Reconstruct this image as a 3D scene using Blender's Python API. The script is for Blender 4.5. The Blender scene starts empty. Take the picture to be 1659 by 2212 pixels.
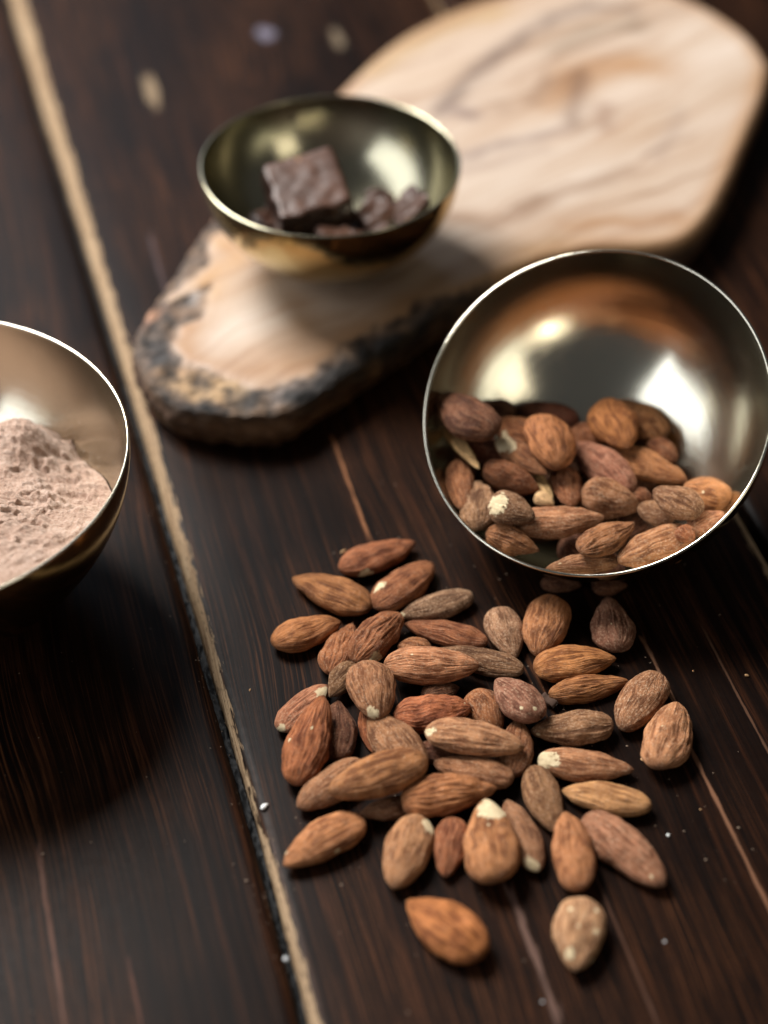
import bpy, math, random
import numpy as np
from mathutils import Matrix, Vector, Quaternion

# ------------------------------------------------------------------ camera, world, lamps
scene = bpy.context.scene
C = scene.collection
CAM_H, PITCH, FPX = 0.382, math.radians(43.1), 4000.0
cam_d = bpy.data.cameras.new('camera')
cam = bpy.data.objects.new('camera', cam_d); C.objects.link(cam)
cam.location = (0, 0, CAM_H)
cam.rotation_euler = (math.pi / 2 - PITCH, 0, 0)
cam_d.sensor_fit = 'VERTICAL'; cam_d.sensor_height = 36; cam_d.sensor_width = 27
cam_d.lens = 36 * FPX / 2212
cam_d.clip_start = 0.01; cam_d.clip_end = 50
cam_d.dof.use_dof = True
cam_d.dof.focus_distance = 0.503
cam_d.dof.aperture_fstop = 4.5
cam_d.dof.aperture_blades = 0
scene.camera = cam

world = bpy.data.worlds.new('World'); scene.world = world; world.use_nodes = True
bg = world.node_tree.nodes['Background']
bg.inputs[0].default_value = (0.95, 0.97, 1.0, 1); bg.inputs[1].default_value = 0.065

def window_lamp(az, el, dist, w, h, power, col, target=(0.0, 0.42, 0.0)):
    d = bpy.data.lights.new('window_light', 'AREA'); d.shape = 'RECTANGLE'
    d.size = w; d.size_y = h; d.energy = power; d.color = col
    o = bpy.data.objects.new('window_light', d); C.objects.link(o)
    a, e = math.radians(az), math.radians(el)
    v = Vector((math.cos(e) * math.cos(a), math.cos(e) * math.sin(a), math.sin(e)))
    o.location = Vector(target) + v * dist
    o.rotation_euler = v.to_track_quat('Z', 'Y').to_euler()
    return o
window_lamp(134, 47, 1.6, 0.7, 0.7, 62, (1.0, 0.985, 0.95))      # main window, behind and to the left
window_lamp(187, 23, 1.45, 1.85, 1.1, 18, (0.90, 0.95, 1.0))      # second pane, left
window_lamp(-42, 20, 1.8, 0.6, 0.8, 3.4, (1.0, 0.92, 0.74))       # warm window across the room
window_lamp(107, 30, 1.7, 0.4, 0.35, 2.2, (0.72, 0.84, 1.0))       # far bluish window behind the table
scene.view_settings.view_transform = 'Standard'; scene.view_settings.look = 'None'
scene.view_settings.exposure = 0.0; scene.view_settings.gamma = 1.0
try:
    scene.cycles.use_denoising = True
    scene.cycles.max_bounces = 8
except Exception: pass

# ------------------------------------------------------------------ helpers
MM = 0.001
_p = np.random.default_rng(11).permutation(256); PERM = np.concatenate([_p, _p])
_g = np.random.default_rng(5).normal(size=(256, 3)); _g /= np.linalg.norm(_g, axis=1)[:, None]
def noise(P):                                   # Perlin noise for an (n, 3) array
    P = np.asarray(P, float); I = np.floor(P).astype(int); f = P - I; I = I & 255
    u = f * f * f * (f * (f * 6 - 15) + 10); r = 0
    for dx in (0, 1):
        for dy in (0, 1):
            for dz in (0, 1):
                h = PERM[PERM[PERM[(I[:, 0] + dx) & 255] + ((I[:, 1] + dy) & 255)] + ((I[:, 2] + dz) & 255)]
                g = _g[h]; d = f - (dx, dy, dz)
                w = (u[:, 0] if dx else 1 - u[:, 0]) * (u[:, 1] if dy else 1 - u[:, 1]) * (u[:, 2] if dz else 1 - u[:, 2])
                r = r + w * (g * d).sum(1)
    return r
def fbm(P, octv=4, gain=.5):
    r = 0; a = 1
    for k in range(octv): r = r + a * noise(np.asarray(P) * 2 ** k + 17.3 * k); a *= gain
    return r

def mesh(name, V, Fc, smooth=True):
    me = bpy.data.meshes.new(name)
    me.from_pydata(np.asarray(V, float).tolist(), [], [tuple(int(i) for i in f) for f in Fc])
    if smooth: me.polygons.foreach_set('use_smooth', [True] * len(me.polygons))
    me.update(); return me
def grid_mesh(name, V, nu, nv, wrap_u=False, wrap_v=False, keep=None):
    """V has nu*nv rows; quads between neighbours"""
    V = np.asarray(V, np.float32)
    iu = np.arange(nu if wrap_u else nu - 1); iv = np.arange(nv if wrap_v else nv - 1)
    U, W = np.meshgrid(iu, iv, indexing='ij'); U = U.ravel(); W = W.ravel()
    U2 = (U + 1) % nu; W2 = (W + 1) % nv
    Q = np.stack([U * nv + W, U2 * nv + W, U2 * nv + W2, U * nv + W2], 1)
    if keep is not None: Q = Q[keep[Q].any(1)]
    used = np.unique(Q); remap = np.full(len(V), -1); remap[used] = np.arange(len(used))
    V2 = V[used]; Q = remap[Q]
    me = bpy.data.meshes.new(name)
    me.vertices.add(len(V2)); me.vertices.foreach_set('co', V2.ravel())
    me.loops.add(Q.size); me.loops.foreach_set('vertex_index', Q.ravel().astype(np.int32))
    me.polygons.add(len(Q)); me.polygons.foreach_set('loop_start', np.arange(0, Q.size, 4, dtype=np.int32))
    me.polygons.foreach_set('loop_total', np.full(len(Q), 4, np.int32))
    me.polygons.foreach_set('use_smooth', np.ones(len(Q), bool))
    me.update(calc_edges=True); me.validate()
    return me, used
def attr(me, name, vals, kind='FLOAT'):
    a = me.attributes.new(name, kind, 'POINT')
    v = np.asarray(vals, np.float32)
    a.data.foreach_set('value' if kind == 'FLOAT' else 'vector', v.ravel())
def obj(name, me, mat, parent=None, label=None, cat=None, group=None, kind=None):
    o = bpy.data.objects.new(name, me); C.objects.link(o)
    if me is not None and mat is not None: me.materials.clear(); me.materials.append(mat)
    if parent: o.parent = parent
    for k, v in (('label', label), ('category', cat), ('group', group), ('kind', kind)):
        if v: o[k] = v
    return o

class NT:                                       # small node-tree builder
    def __init__(s, name):
        s.m = bpy.data.materials.new(name); s.m.use_nodes = True; s.t = s.m.node_tree
        s.b = s.t.nodes['Principled BSDF']
    def n(s, typ, **kw):
        nd = s.t.nodes.new(typ)
        for k, v in kw.items():
            if k.startswith('_'): setattr(nd, k[1:], v)
            else: s.put(nd.inputs[int(k[1:]) if k[0] == 'i' and k[1:].isdigit() else k.replace('__', ' ')], v)
        return nd
    def put(s, sock, v):
        if isinstance(v, bpy.types.NodeSocket): s.t.links.new(v, sock)
        elif v is not None:
            if isinstance(v, (tuple, list)) and len(v) == 3 and sock.type == 'RGBA': v = (*v, 1)
            sock.default_value = v
    def at(s, name, out='Fac'): return s.n('ShaderNodeAttribute', _attribute_name=name).outputs[out]
    def noise(s, vec, scale, detail=3, rough=.5, dist=0, out=0):
        return s.n('ShaderNodeTexNoise', Vector=vec, Scale=scale, Detail=detail, Roughness=rough, Distortion=dist).outputs[out]
    def ramp(s, f, stops):
        r = s.n('ShaderNodeValToRGB', Fac=f); e = r.color_ramp.elements
        while len(e) < len(stops): e.new(.5)
        for k, (p, c) in enumerate(stops):
            e[k].position = p; e[k].color = (*c, 1) if isinstance(c, (tuple, list)) else (c, c, c, 1)
        return r.outputs[0]
    def math(s, op, a, b=None, c=None, clamp=False):
        nd = s.n('ShaderNodeMath', _operation=op, _use_clamp=clamp, i0=a)
        if b is not None: s.put(nd.inputs[1], b)
        if c is not None: s.put(nd.inputs[2], c)
        return nd.outputs[0]
    def mix(s, f, a, b, mode='MIX'):
        nd = s.n('ShaderNodeMix', _data_type='RGBA', _blend_type=mode)
        s.put(nd.inputs[0], f); s.put(nd.inputs[6], a); s.put(nd.inputs[7], b); return nd.outputs[2]
    def vscale(s, vec, sc, loc=(0, 0, 0)): return s.n('ShaderNodeMapping', Vector=vec, Scale=sc, Location=loc).outputs[0]
    def bump(s, h, strength, dist, normal=None):
        nd = s.n('ShaderNodeBump', Height=h, Strength=strength, Distance=dist)
        if normal is not None: s.put(nd.inputs['Normal'], normal)
        return nd.outputs[0]
    def step(s, v, lo, hi): return s.n('ShaderNodeMapRange', _interpolation_type='SMOOTHSTEP', Value=v, i1=lo, i2=hi).outputs[0]
    def set(s, **kw):
        for k, v in kw.items(): s.put(s.b.inputs[k.replace('__', ' ')], v)
        return s.m

# ------------------------------------------------------------------ table of planks
PL = math.radians(14.6)
UD = np.array([-math.sin(PL), math.cos(PL), 0.0]); VD = np.array([math.cos(PL), math.sin(PL), 0.0])
def plank_pt(u, v, z): return UD * u * MM + VD * v * MM + np.array([0, 0, z * MM])

def table_material():
    t = NT('dark_stained_wood')
    P = t.at('plank', 'Vector')                 # (u along, v across, height) in mm
    sep = t.n('ShaderNodeSeparateXYZ', Vector=P).outputs
    u, v = sep[0], sep[1]
    wob = t.noise(t.vscale(P, (.004, .012, 0)), 1.0, 2)
    Pw = t.n('ShaderNodeVectorMath', _operation='ADD', i0=P, i1=t.n('ShaderNodeCombineXYZ', Y=t.math('MULTIPLY', t.math('SUBTRACT', wob, .5), 26)).outputs[0]).outputs[0]
    fine = t.noise(t.vscale(Pw, (.014, 1.6, 0)), 1.0, 5, .65)
    mid = t.noise(t.vscale(Pw, (.007, .30, 0), (3, 7, 0)), 1.0, 4, .6)
    patch = t.noise(t.vscale(P, (.012, .022, 0), (9, 2, 0)), 1.0, 3, .55)
    pores = t.noise(t.vscale(Pw, (.05, 3.2, 0), (5, 5, 0)), 1.0, 3, .7)
    base = t.ramp(mid, [(.38, (.0030, .0013, .0009)), (.53, (.0110, .0042, .0021)), (.68, (.046, .0155, .0064))])
    streak = t.math('MULTIPLY', t.step(fine, .47, .66), t.step(patch, .34, .62))
    base = t.mix(t.math('MULTIPLY', streak, .85), base, (.150, .054, .021))
    base = t.mix(t.math('MULTIPLY', t.step(pores, .60, .52), .55), (.004, .0022, .0018), base)
    # worn lines and bare spots: (u0, u1, v, half width, colour, strength)
    marks = [(383, 436, 95.7, .75, (.20, .085, .04), 1.0), (214, 258, 98.6, 1.5, (.13, .075, .058), .8),
             (225, 300, 158.6, .8, (.17, .08, .045), .9), (296, 328, 160.2, .8, (.17, .085, .05), .9),
             (150, 305, -13.2, .9, (.13, .06, .04), .6), (180, 262, 4.0, .6, (.10, .04, .025), .6),
             (150, 280, 120.5, .5, (.09, .045, .03), .6), (210, 330, 178.0, .5, (.10, .05, .03), .7),
             (640, 673, 75.2, 3.4, (.24, .17, .105), .7), (683, 697, 128.8, 4.5, (.14, .13, .17), .8),
             (668, 688, 157.0, 3.0, (.20, .15, .10), .6), (505, 560, 58, 1.2, (.09, .06, .06), .5)]
    col = base
    jig = t.noise(t.vscale(P, (.09, .5, 0)), 1.0, 4, .6)
    for (u0, u1, vv, hw, c, st) in marks:
        a = t.math('SUBTRACT', 1.0, t.math('DIVIDE', t.math('ABSOLUTE', t.math('SUBTRACT', v, vv)), hw))
        b = t.math('SUBTRACT', 1.0, t.math('POWER', t.math('DIVIDE', t.math('ABSOLUTE', t.math('SUBTRACT', u, (u0 + u1) / 2)), (u1 - u0) / 2), 4.0))
        f = t.math('MINIMUM', a, b) if u1 - u0 > 60 or hw < 2 else t.math('SUBTRACT', 1.0, t.math('ADD', t.math('POWER', t.math('SUBTRACT', 1.0, a), 2.0), t.math('SQRT', t.math('SUBTRACT', 1.0, b))))
        f = t.math('ADD', f, t.math('MULTIPLY', t.math('SUBTRACT', jig, .5), 2.2))
        col = t.mix(t.math('MULTIPLY', t.math('MULTIPLY', t.step(f, .05, .75), t.math('GREATER_THAN', t.math('MINIMUM', a, b), -.6)), st), col, c)
    # bare wood where the stain has rubbed off the plank's arris
    e = t.at('edge')                            # mm from the arris, large away from it
    w = t.at('wear')                            # local width of the worn band, mm
    j2 = t.noise(t.vscale(P, (.14, 1.5, 0)), 1.0, 5, .65)
    j3 = t.noise(t.vscale(P, (.05, .05, 0)), 1.0, 3, .5)
    d = t.math('SUBTRACT', t.math('ADD', w, t.math('ADD', t.math('MULTIPLY', t.math('SUBTRACT', j2, .5), 6.5), t.math('MULTIPLY', t.math('SUBTRACT', j3, .5), 2.2))), e)
    bare = t.step(d, -.12, .22)
    gr = t.noise(t.vscale(Pw, (.03, 4.5, 0)), 1.0, 4, .6)
    blond = t.ramp(gr, [(.34, (.10, .055, .030)), (.50, (.27, .18, .105)), (.7, (.42, .315, .205))])
    spk = t.noise(t.vscale(P, (.35, 2.2, 0), (4, 4, 0)), 1.0, 4, .7)
    blond = t.mix(t.step(spk, .57, .64), blond, (.025, .014, .010))
    col = t.mix(bare, col, blond)
    h = t.math('ADD', t.math('MULTIPLY', fine, .6), t.math('MULTIPLY', pores, .5))
    dirt = t.noise(t.vscale(P, (.5, .5, .5)), 1.0, 4, .6)
    rough = t.math('ADD', t.math('MULTIPLY', t.math('ADD', patch, dirt), .18), .24)
    rough = t.math('ADD', rough, t.math('MULTIPLY', bare, .25), clamp=True)
    return t.set(Base__Color=col, Roughness=rough, Normal=t.bump(h, .35, .00012), IOR=1.45, Specular__IOR__Level=.07)
M_TABLE = table_material()

table = obj('table', None, None, label='dark stained wooden table top of wide planks with worn blond edges', cat='table')
def seam_left(u):   # v of the middle plank's left arris
    return np.interp(u, [-50, 230, 290, 330, 400, 460, 525, 605, 656, 746, 1100], [42.5, 42.5, 42.3, 41.2, 39.8, 38.3, 36.3, 33.6, 31.6, 29.2, 26])
def worn_left(u):
    return np.interp(u, [-50, 210, 240, 285, 289, 292, 300, 330, 360, 400, 460, 525, 600, 746, 1100],
                        [2.8, 2.8, 2.3, 1.6, .4, .0, .9, 1.8, 2.7, 3.2, 3.4, 3.8, 4.8, 5.8, 5.8])
def make_plank(vl, vr, top, wear_l, wear_r, seed):
    """vl, vr: functions u -> v of its two arrises; chamfered where worn"""
    us = np.linspace(60, 1050, 331); rng = np.random.default_rng(seed)
    prof = [(0, -24), (0, -2.6), (.25, -1.5), (.9, -.75), (2.2, -.2), (4.0, 0.0)]
    rows = []; E = []; Wr = []; PP = []
    mid = np.linspace(0, 1, 14)[1:-1]
    for i, u in enumerate(us):
        a, b = float(vl(u)), float(vr(u))
        ja = noise([[u * .05, seed, 0], [u * .35, seed, 3]]); a += ja[0] * .5 + ja[1] * .28
        jb = noise([[u * .05, seed, 9], [u * .35, seed, 13]]); b += jb[0] * .5 + jb[1] * .28
        row = [(a + x, z) for x, z in prof] + [(a + 4 + (b - a - 8) * m, 0) for m in mid] + [(b - x, z) for x, z in prof[::-1]]
        for x, z in row:
            zz = top + z + (.12 * math.sin(u * .01 + x * .03 + seed) if z == 0 else 0)
            rows.append(plank_pt(u, x, zz)); PP.append((u, x + seed * 37.0 * 0, zz))
            ea, eb = x - a + max(0, -z - 2.6) * .1, b - x + max(0, -z - 2.6) * .1
            if ea < eb: E.append(ea); Wr.append(wear_l(u) if z > -8 else -9)
            else: E.append(eb); Wr.append(wear_r(u) if z > -8 else -9)
    nv = len(prof) * 2 + len(mid)
    me, used = grid_mesh('plank', rows, len(us), nv)
    attr(me, 'plank', np.array(PP)[used], 'FLOAT_VECTOR'); attr(me, 'edge', np.array(E)[used]); attr(me, 'wear', np.array(Wr)[used])
    return obj('plank', me, M_TABLE, table)
none = lambda u: -3.0
seam_r = lambda u: 206.8 + .0 * u
make_plank(lambda u: -128.0, lambda u: seam_left(u) - 2.2, -.8, none, none, 1)
make_plank(seam_left, seam_r, 0.0, worn_left, lambda u: 2.6, 2)
make_plank(lambda u: seam_r(u) + 2.4, lambda u: 372.0, -.4, none, none, 3)
make_plank(lambda u: 374.0, lambda u: 540.0, -.4, none, none, 4)
make_plank(lambda u: -296.0, lambda u: -130.0, -.4, none, none, 5)

# tarry filler in the joint, lumpy and glossy
tf = NT('joint_filler')
P_ = t_ = tf.n('ShaderNodeTexCoord').outputs['Object']
M_FILL = tf.set(Base__Color=(.0035, .0035, .004), Roughness=.5, Specular__IOR__Level=.12, Normal=tf.bump(tf.noise(P_, 500, 3, .6), .5, .0004))
for vf, wd in ((lambda u: float(seam_left(u)) - 1.1, 2.1), (lambda u: 208.0, 1.9)):
    us = np.linspace(60, 1050, 1400); V = []
    for u in us:
        for k, x in enumerate(np.linspace(-wd / 2, wd / 2, 5)):
            V.append((u, vf(u) + x, 0))
    V = np.array(V); lump = fbm(np.stack([V[:, 0] * .5, V[:, 1] * .9, V[:, 0] * 0], 1), 3)
    z = -6.5 + .7 * np.maximum(lump, -.4)
    W = UD * V[:, :1] * MM + VD * V[:, 1:2] * MM; W[:, 2] = z * MM
    me, _ = grid_mesh('joint_filler', W, len(us), 5)
    obj('joint_filler', me, M_FILL, table)

# ------------------------------------------------------------------ olive wood board
def unproject(x, y, z):          # a measured point of the photograph, on the horizontal plane z
    d = np.array([(x - 829.5) / FPX, 0, 0]) + np.array([0, math.cos(PITCH), -math.sin(PITCH)]) + (1106 - y) / FPX * np.array([0, math.sin(PITCH), math.cos(PITCH)])
    return np.array([0, 0, CAM_H]) + d * (z - CAM_H) / d[2]
BT = 0.016
low = [(288, 745), (306, 806), (345, 850), (400, 876), (520, 892), (620, 886), (690, 838), (780, 778), (860, 727), (950, 662), (1060, 597), (1180, 552), (1300, 529), (1420, 530), (1490, 512), (1540, 455), (1582, 370), (1622, 270), (1652, 200), (1662, 140)]
upp = [(288, 745), (298, 700), (345, 632), (405, 545), (455, 468), (510, 415), (600, 325), (725, 203), (790, 137), (850, 87), (920, 47), (1000, 10), (1100, -22), (1250, -42), (1400, -38), (1490, -6), (1570, 38), (1630, 85), (1662, 140)]
def resample(pts, n):
    q = np.array([unproject(x, y, BT)[:2] for x, y in pts])
    for _ in range(2):                                     # corner cutting
        r = [q[0]]
        for a, b in zip(q[:-1], q[1:]): r += [a * .75 + b * .25, a * .25 + b * .75]
        q = np.array(r + [q[-1]])
    s = np.concatenate([[0], np.cumsum(np.linalg.norm(np.diff(q, axis=0), axis=1))]); t = (1 - np.cos(np.linspace(0, np.pi, n))) / 2 * s[-1]
    return np.stack([np.interp(t, s, q[:, 0]), np.interp(t, s, q[:, 1])], 1)
NS, NTT = 300, 110
Lo, Up = resample(low, NS), resample(upp, NS)
tt = (1 - np.cos(np.linspace(0, np.pi, NTT))) / 2
grid = Lo[:, None, :] * (1 - tt)[None, :, None] + Up[:, None, :] * tt[None, :, None]
outline = np.concatenate([Lo, Up[::-1][1:-1]])
G = grid.reshape(-1, 2)
seg_a = outline; seg_b = np.roll(outline, -1, 0)
def edge_dist(Q):
    r = np.full(len(Q), 1e9); ab = seg_b - seg_a; l2 = (ab ** 2).sum(1) + 1e-14
    for k in range(0, len(Q), 2000):
        q = Q[k:k + 2000, None, :]; t = np.clip(((q - seg_a) * ab).sum(-1) / l2, 0, 1)
        r[k:k + 2000] = np.sqrt((((seg_a + t[..., None] * ab) - q) ** 2).sum(-1)).min(1)
    return r
dist = edge_dist(G) * 1e3                                   # mm
tipL = Lo[0]
def bark_amount(Q):                                         # bark stays on the near left end and along the near side
    ax = (Q - tipL) @ np.array([.82, .57]) * 1e3
    return np.clip(1 - (ax - 88) / 30, 0, 1)
bk = bark_amount(G)
Q3 = np.column_stack([G * 1e3, np.zeros(len(G))])
jag = fbm(Q3 * .11, 4); rough_n = fbm(Q3 * .35 + 40, 4, .6)
corner = np.exp(-((((G - unproject(480, 850, BT)[:2]) @ np.array([.97, .24]) * 1e3) / 22) ** 2))
bw = bk * (6.5 + 8.0 * fbm(Q3 * .065, 4) + 9.0 * corner * (bk > .5) * (((G - tipL) @ np.array([-.62, .78]) * 1e3) < 12))                                   # width of the bark band in mm
in_bark = 1 / (1 + np.exp((dist - bw) * 2.0)) * (bk > .01)
rnd = np.where(dist < 3, -(3 - dist) ** 2 * .22, 0)
z = BT * 1e3 + rnd * (1 - .4 * bk) + in_bark * (-1.0 + 1.7 * fbm(Q3 * .16 + 40, 4, .55)) + .25 * fbm(Q3 * .02, 2)
axis_c = np.array([.80, .60]); 
gu = (G - tipL) @ np.array([.78, .62]) * 1e3; gv = (G - tipL) @ np.array([-.62, .78]) * 1e3

def board_material():
    t = NT('olive_wood')
    g = t.at('grain', 'Vector')                             # mm along, mm across
    w1 = t.noise(t.vscale(g, (.014, .020, .02)), 1.0, 3, .5, out=1)
    gw = t.n('ShaderNodeVectorMath', _operation='ADD', i0=g, i1=t.n('ShaderNodeVectorMath', _operation='SCALE', i0=t.n('ShaderNodeVectorMath', _operation='SUBTRACT', i0=w1, i1=(.5, .5, .5)).outputs[0], Scale=34.0).outputs[0]).outputs[0]
    n1 = t.noise(t.vscale(gw, (.007, .16, .02)), 1.0, 5, .6)
    n2 = t.noise(t.vscale(gw, (.012, .75, .02), (7, 3, 0)), 1.0, 4, .65)
    b = t.at('bark')
    tint = t.at('tint', 'Color')
    grain = t.ramp(n1, [(.30, (.60, .50, .42)), (.46, (.93, .88, .84)), (.60, (1.0, 1.0, 1.0)), (.72, (.80, .68, .58))])
    col = t.mix(1.0, tint, grain, 'MULTIPLY')
    col = t.mix(t.math('MULTIPLY', t.step(n2, .54, .70), .3), col, t.mix(1.0, col, (.55, .46, .40), 'MULTIPLY'))
    bn = t.noise(t.vscale(g, (.16, .20, .3)), 1.0, 5, .65)
    bc = t.mix(1.0, tint, t.ramp(bn, [(.36, (.12, .11, .11)), (.50, (.75, .72, .70)), (.66, (1.5, 1.45, 1.4))]), 'MULTIPLY')
    col = t.mix(b, col, bc)
    s = t.at('side')
    sc = t.ramp(t.noise(t.vscale(g, (.03, .03, .16)), 1.0, 4, .55), [(.3, (.045, .022, .012)), (.5, (.12, .062, .034)), (.7, (.24, .14, .08))])
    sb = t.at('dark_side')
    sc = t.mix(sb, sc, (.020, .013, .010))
    col = t.mix(s, col, sc)
    rgh = t.math('ADD', .46, t.math('MULTIPLY', b, .35), clamp=True)
    return t.set(Base__Color=col, Roughness=rgh, Normal=t.bump(t.math('ADD', n2, t.math('MULTIPLY', bn, t.math('MULTIPLY', b, 3.0))), .35, .0008))
M_BOARD = board_material()
# wood figure along the growth lines, last stroke partly painted bowl shadow, (photo points, width mm, colour, strength)
FIGURE_AND_SHADE = [
    ([(950, 240), (1056, 129), (1132, 81), (1199, 34), (1271, 14), (1367, 19)], 6, (.20, .145, .12), .8),
    ([(1199, 104), (1290, 62), (1367, 52)], 9, (.29, .225, .165), .6),
    ([(1199, 208), (1262, 148), (1343, 139), (1415, 146)], 15, (.42, .225, .10), .75),
    ([(1258, 160), (1244, 205), (1238, 268)], 6, (.17, .10, .07), .65),
    ([(1150, 215), (1190, 170)], 5, (.24, .15, .10), .6),
    ([(985, 236), (1012, 246)], 6, (.20, .14, .13), .75),
    ([(940, 345), (1008, 335), (1104, 307), (1218, 283)], 4, (.26, .18, .15), .7),
    ([(950, 375), (1060, 352), (1180, 322)], 4, (.33, .24, .20), .5),
    ([(985, 470), (1060, 480), (1104, 470), (1170, 440)], 8, (.27, .15, .08), .65),
    ([(1123, 455), (1223, 417), (1295, 398), (1370, 372)], 4, (.33, .22, .15), .6),
    ([(1230, 490), (1300, 478), (1391, 478), (1450, 470)], 8, (.38, .20, .09), .75),
    ([(1305, 232), (1310, 270)], 6, (.32, .20, .14), .6),
    ([(1420, 330), (1445, 300), (1470, 240)], 5, (.38, .29, .24), .5),
    ([(860, 668), (950, 606), (1060, 556), (1190, 520)], 8, (.34, .20, .095), .7),
    ([(1075, 225), (1088, 240)], 7, (.38, .27, .20), .5),
    ([(800, 160), (880, 100), (980, 50), (1080, 25)], 8, (.52, .36, .19), .7),
    ([(399, 693), (418, 764), (504, 799), (622, 791), (719, 752), (836, 701), (918, 654)], 12, (.41, .225, .11), .85),
    ([(641, 655), (660, 693)], 10, (.42, .24, .12), .7),
    ([(489, 520), (512, 557), (462, 590), (440, 640)], 9, (.50, .29, .13), .8),
    ([(700, 623), (778, 640), (850, 610)], 8, (.33, .22, .15), .5)]  # brown-grey figure mixed with the small bowl's shadow, painted into the tint
BARKS = [([(446, 490), (407, 596), (368, 678), (309, 752)], 7, (.11, .080, .062), .7),
    ([(422, 627), (410, 640)], 6, (.26, .24, .23), .7), ([(350, 748), (336, 775)], 8, (.025, .030, .038), .7),
    ([(400, 830), (450, 838), (520, 838)], 11, (.36, .24, .13), .9), ([(330, 820), (360, 862), (470, 884)], 4, (.03, .022, .02), .8),
    ([(535, 870), (560, 845), (585, 828)], 6, (.012, .012, .014), .95), ([(600, 855), (640, 815), (680, 800)], 5, (.20, .17, .16), .7),
    ([(641, 860), (719, 803), (797, 756), (864, 725), (950, 668)], 8, (.016, .014, .014), .95),
    ([(315, 690), (330, 670)], 5, (.36, .19, .12), .7)]
def bl(pts):
    q = np.array([unproject(x, y, BT)[:2] for x, y in pts]) - tipL
    return np.stack([q @ np.array([.78, .62]), q @ np.array([-.62, .78])], 1) * 1e3
def tint_of(gu, gv, bark):
    P = np.stack([gu, gv, 0 * gu], 1)
    wu, wv = 3.5 * fbm(P * .05, 3), 3.0 * fbm(P * .06 + 9, 3)
    q = np.stack([gu + wu, gv + wv], 1)
    m = fbm(P * np.array([.008, .035, 1]) + 4, 3)[:, None]
    col = np.array([.44, .340, .265]) + m * np.array([.10, .12, .13]) * 1.4
    bb = np.clip(.5 + 1.2 * fbm(P * .10 + 3, 3), 0, 1)[:, None]
    col = col * (1 - bark[:, None]) + bark[:, None] * (np.array([.022, .015, .012]) * (1 - bb) + np.array([.20, .115, .062]) * bb)
    e = np.clip(1 - (EDGE_ - 0) / 9, 0, 1)[:, None] * (1 - bark[:, None]) * .9
    col = col * (1 - e) + e * np.array([.34, .18, .075])
    for L_, isb in ((FIGURE_AND_SHADE, 0), (BARKS, 1)):
        for pts, w, c, st in L_:
            p_ = bl(pts); d = np.full(len(gu), 1e9)
            for a, b_ in zip(p_[:-1], p_[1:]):
                t = np.clip(((q - a) @ (b_ - a)) / ((b_ - a) @ (b_ - a)), 0, 1)
                d = np.minimum(d, np.linalg.norm(q - a - t[:, None] * (b_ - a), axis=1))
            f = np.exp(-(d / (w * .68)) ** 1.7) * st * (.85 + .5 * fbm(P * .07 + 31, 2)) * (bark if isb else 1 - bark)
            f = np.clip(f * 1.15, 0, .95); col = col * (1 - f[:, None]) + f[:, None] * np.array(c) * (1 if isb else .78)
    return col
EDGE_ = dist
TINT = tint_of(gu, gv, in_bark)
board = obj('serving_board', None, None, label='olive wood serving board with a dark live bark edge under the small bowl', cat='serving board')
V = np.column_stack([G, z * MM])
for nm, keep in (('board_top', in_bark.reshape(-1) < .5), ('bark_edge', in_bark.reshape(-1) >= .5)):
    # split the top between smooth face and bark so that each quad belongs to one of them
    idx = np.arange(NS * NTT).reshape(NS, NTT); Q = np.stack([idx[:-1, :-1], idx[1:, :-1], idx[1:, 1:], idx[:-1, 1:]], -1).reshape(-1, 4)
    isb = in_bark[Q].mean(1) >= .5
    sel = Q[isb] if nm == 'bark_edge' else Q[~isb]
    used = np.unique(sel); rm = np.zeros(len(V), int); rm[used] = np.arange(len(used))
    me = mesh(nm, V[used], rm[sel])
    attr(me, 'grain', np.stack([gu, gv, z], 1)[used], 'FLOAT_VECTOR'); attr(me, 'edge', dist[used]); attr(me, 'bark', in_bark[used])
    attr(me, 'side', np.zeros(len(used))); attr(me, 'tint', TINT[used], 'FLOAT_VECTOR'); attr(me, 'dark_side', np.zeros(len(used)))
    obj(nm, me, M_BOARD, board)
# side wall
zmap = {}
border = [i * NTT for i in range(NS)] + [i * NTT + NTT - 1 for i in range(NS - 1, 0, -1)]
bp = V[border]; nb = len(border)
tang = np.roll(bp[:, :2], -3, 0) - np.roll(bp[:, :2], 3, 0); nrm = np.stack([tang[:, 1], -tang[:, 0]], 1); nrm /= np.linalg.norm(nrm, axis=1)[:, None] + 1e-12
K = 12; rows = []; SA = []
bb = bark_amount(bp[:, :2])
for k in range(K + 1):
    f = k / K; out = 1.1 * math.sin(f * math.pi * .8) - 2.6 * f ** 3
    nz = fbm(np.column_stack([bp[:, :2] * 1e3 * .25, np.full(nb, f * 4)]), 3)
    o_ = (out + (nz * (1.6 * bb + .3)) * min(1, f * 4)) * MM
    zz = bp[:, 2] * (1 - f) + .0002 * f
    if k > 0: rows.append(np.column_stack([bp[:, :2] + nrm * o_[:, None], zz]))
    else: rows.append(bp.copy())
    SA.append(np.full(nb, min(1, .15 + f * 3)))
rows = np.concatenate(rows)
me, used = grid_mesh('board_side', rows, K + 1, nb, wrap_v=True)
rg = rows[used]; q2 = rg[:, :2]
attr(me, 'grain', np.stack([(q2 - tipL) @ np.array([.78, .62]) * 1e3, (q2 - tipL) @ np.array([-.62, .78]) * 1e3, rg[:, 2] * 1e3], 1), 'FLOAT_VECTOR')
attr(me, 'edge', np.zeros(len(used))); attr(me, 'bark', (np.repeat(np.linspace(1.0, -.8, K + 1), nb) * np.tile(bb, K + 1))[used]); attr(me, 'side', np.concatenate(SA)[used]); attr(me, 'tint', np.tile(TINT[border], (K + 1, 1))[used], 'FLOAT_VECTOR')
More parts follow.
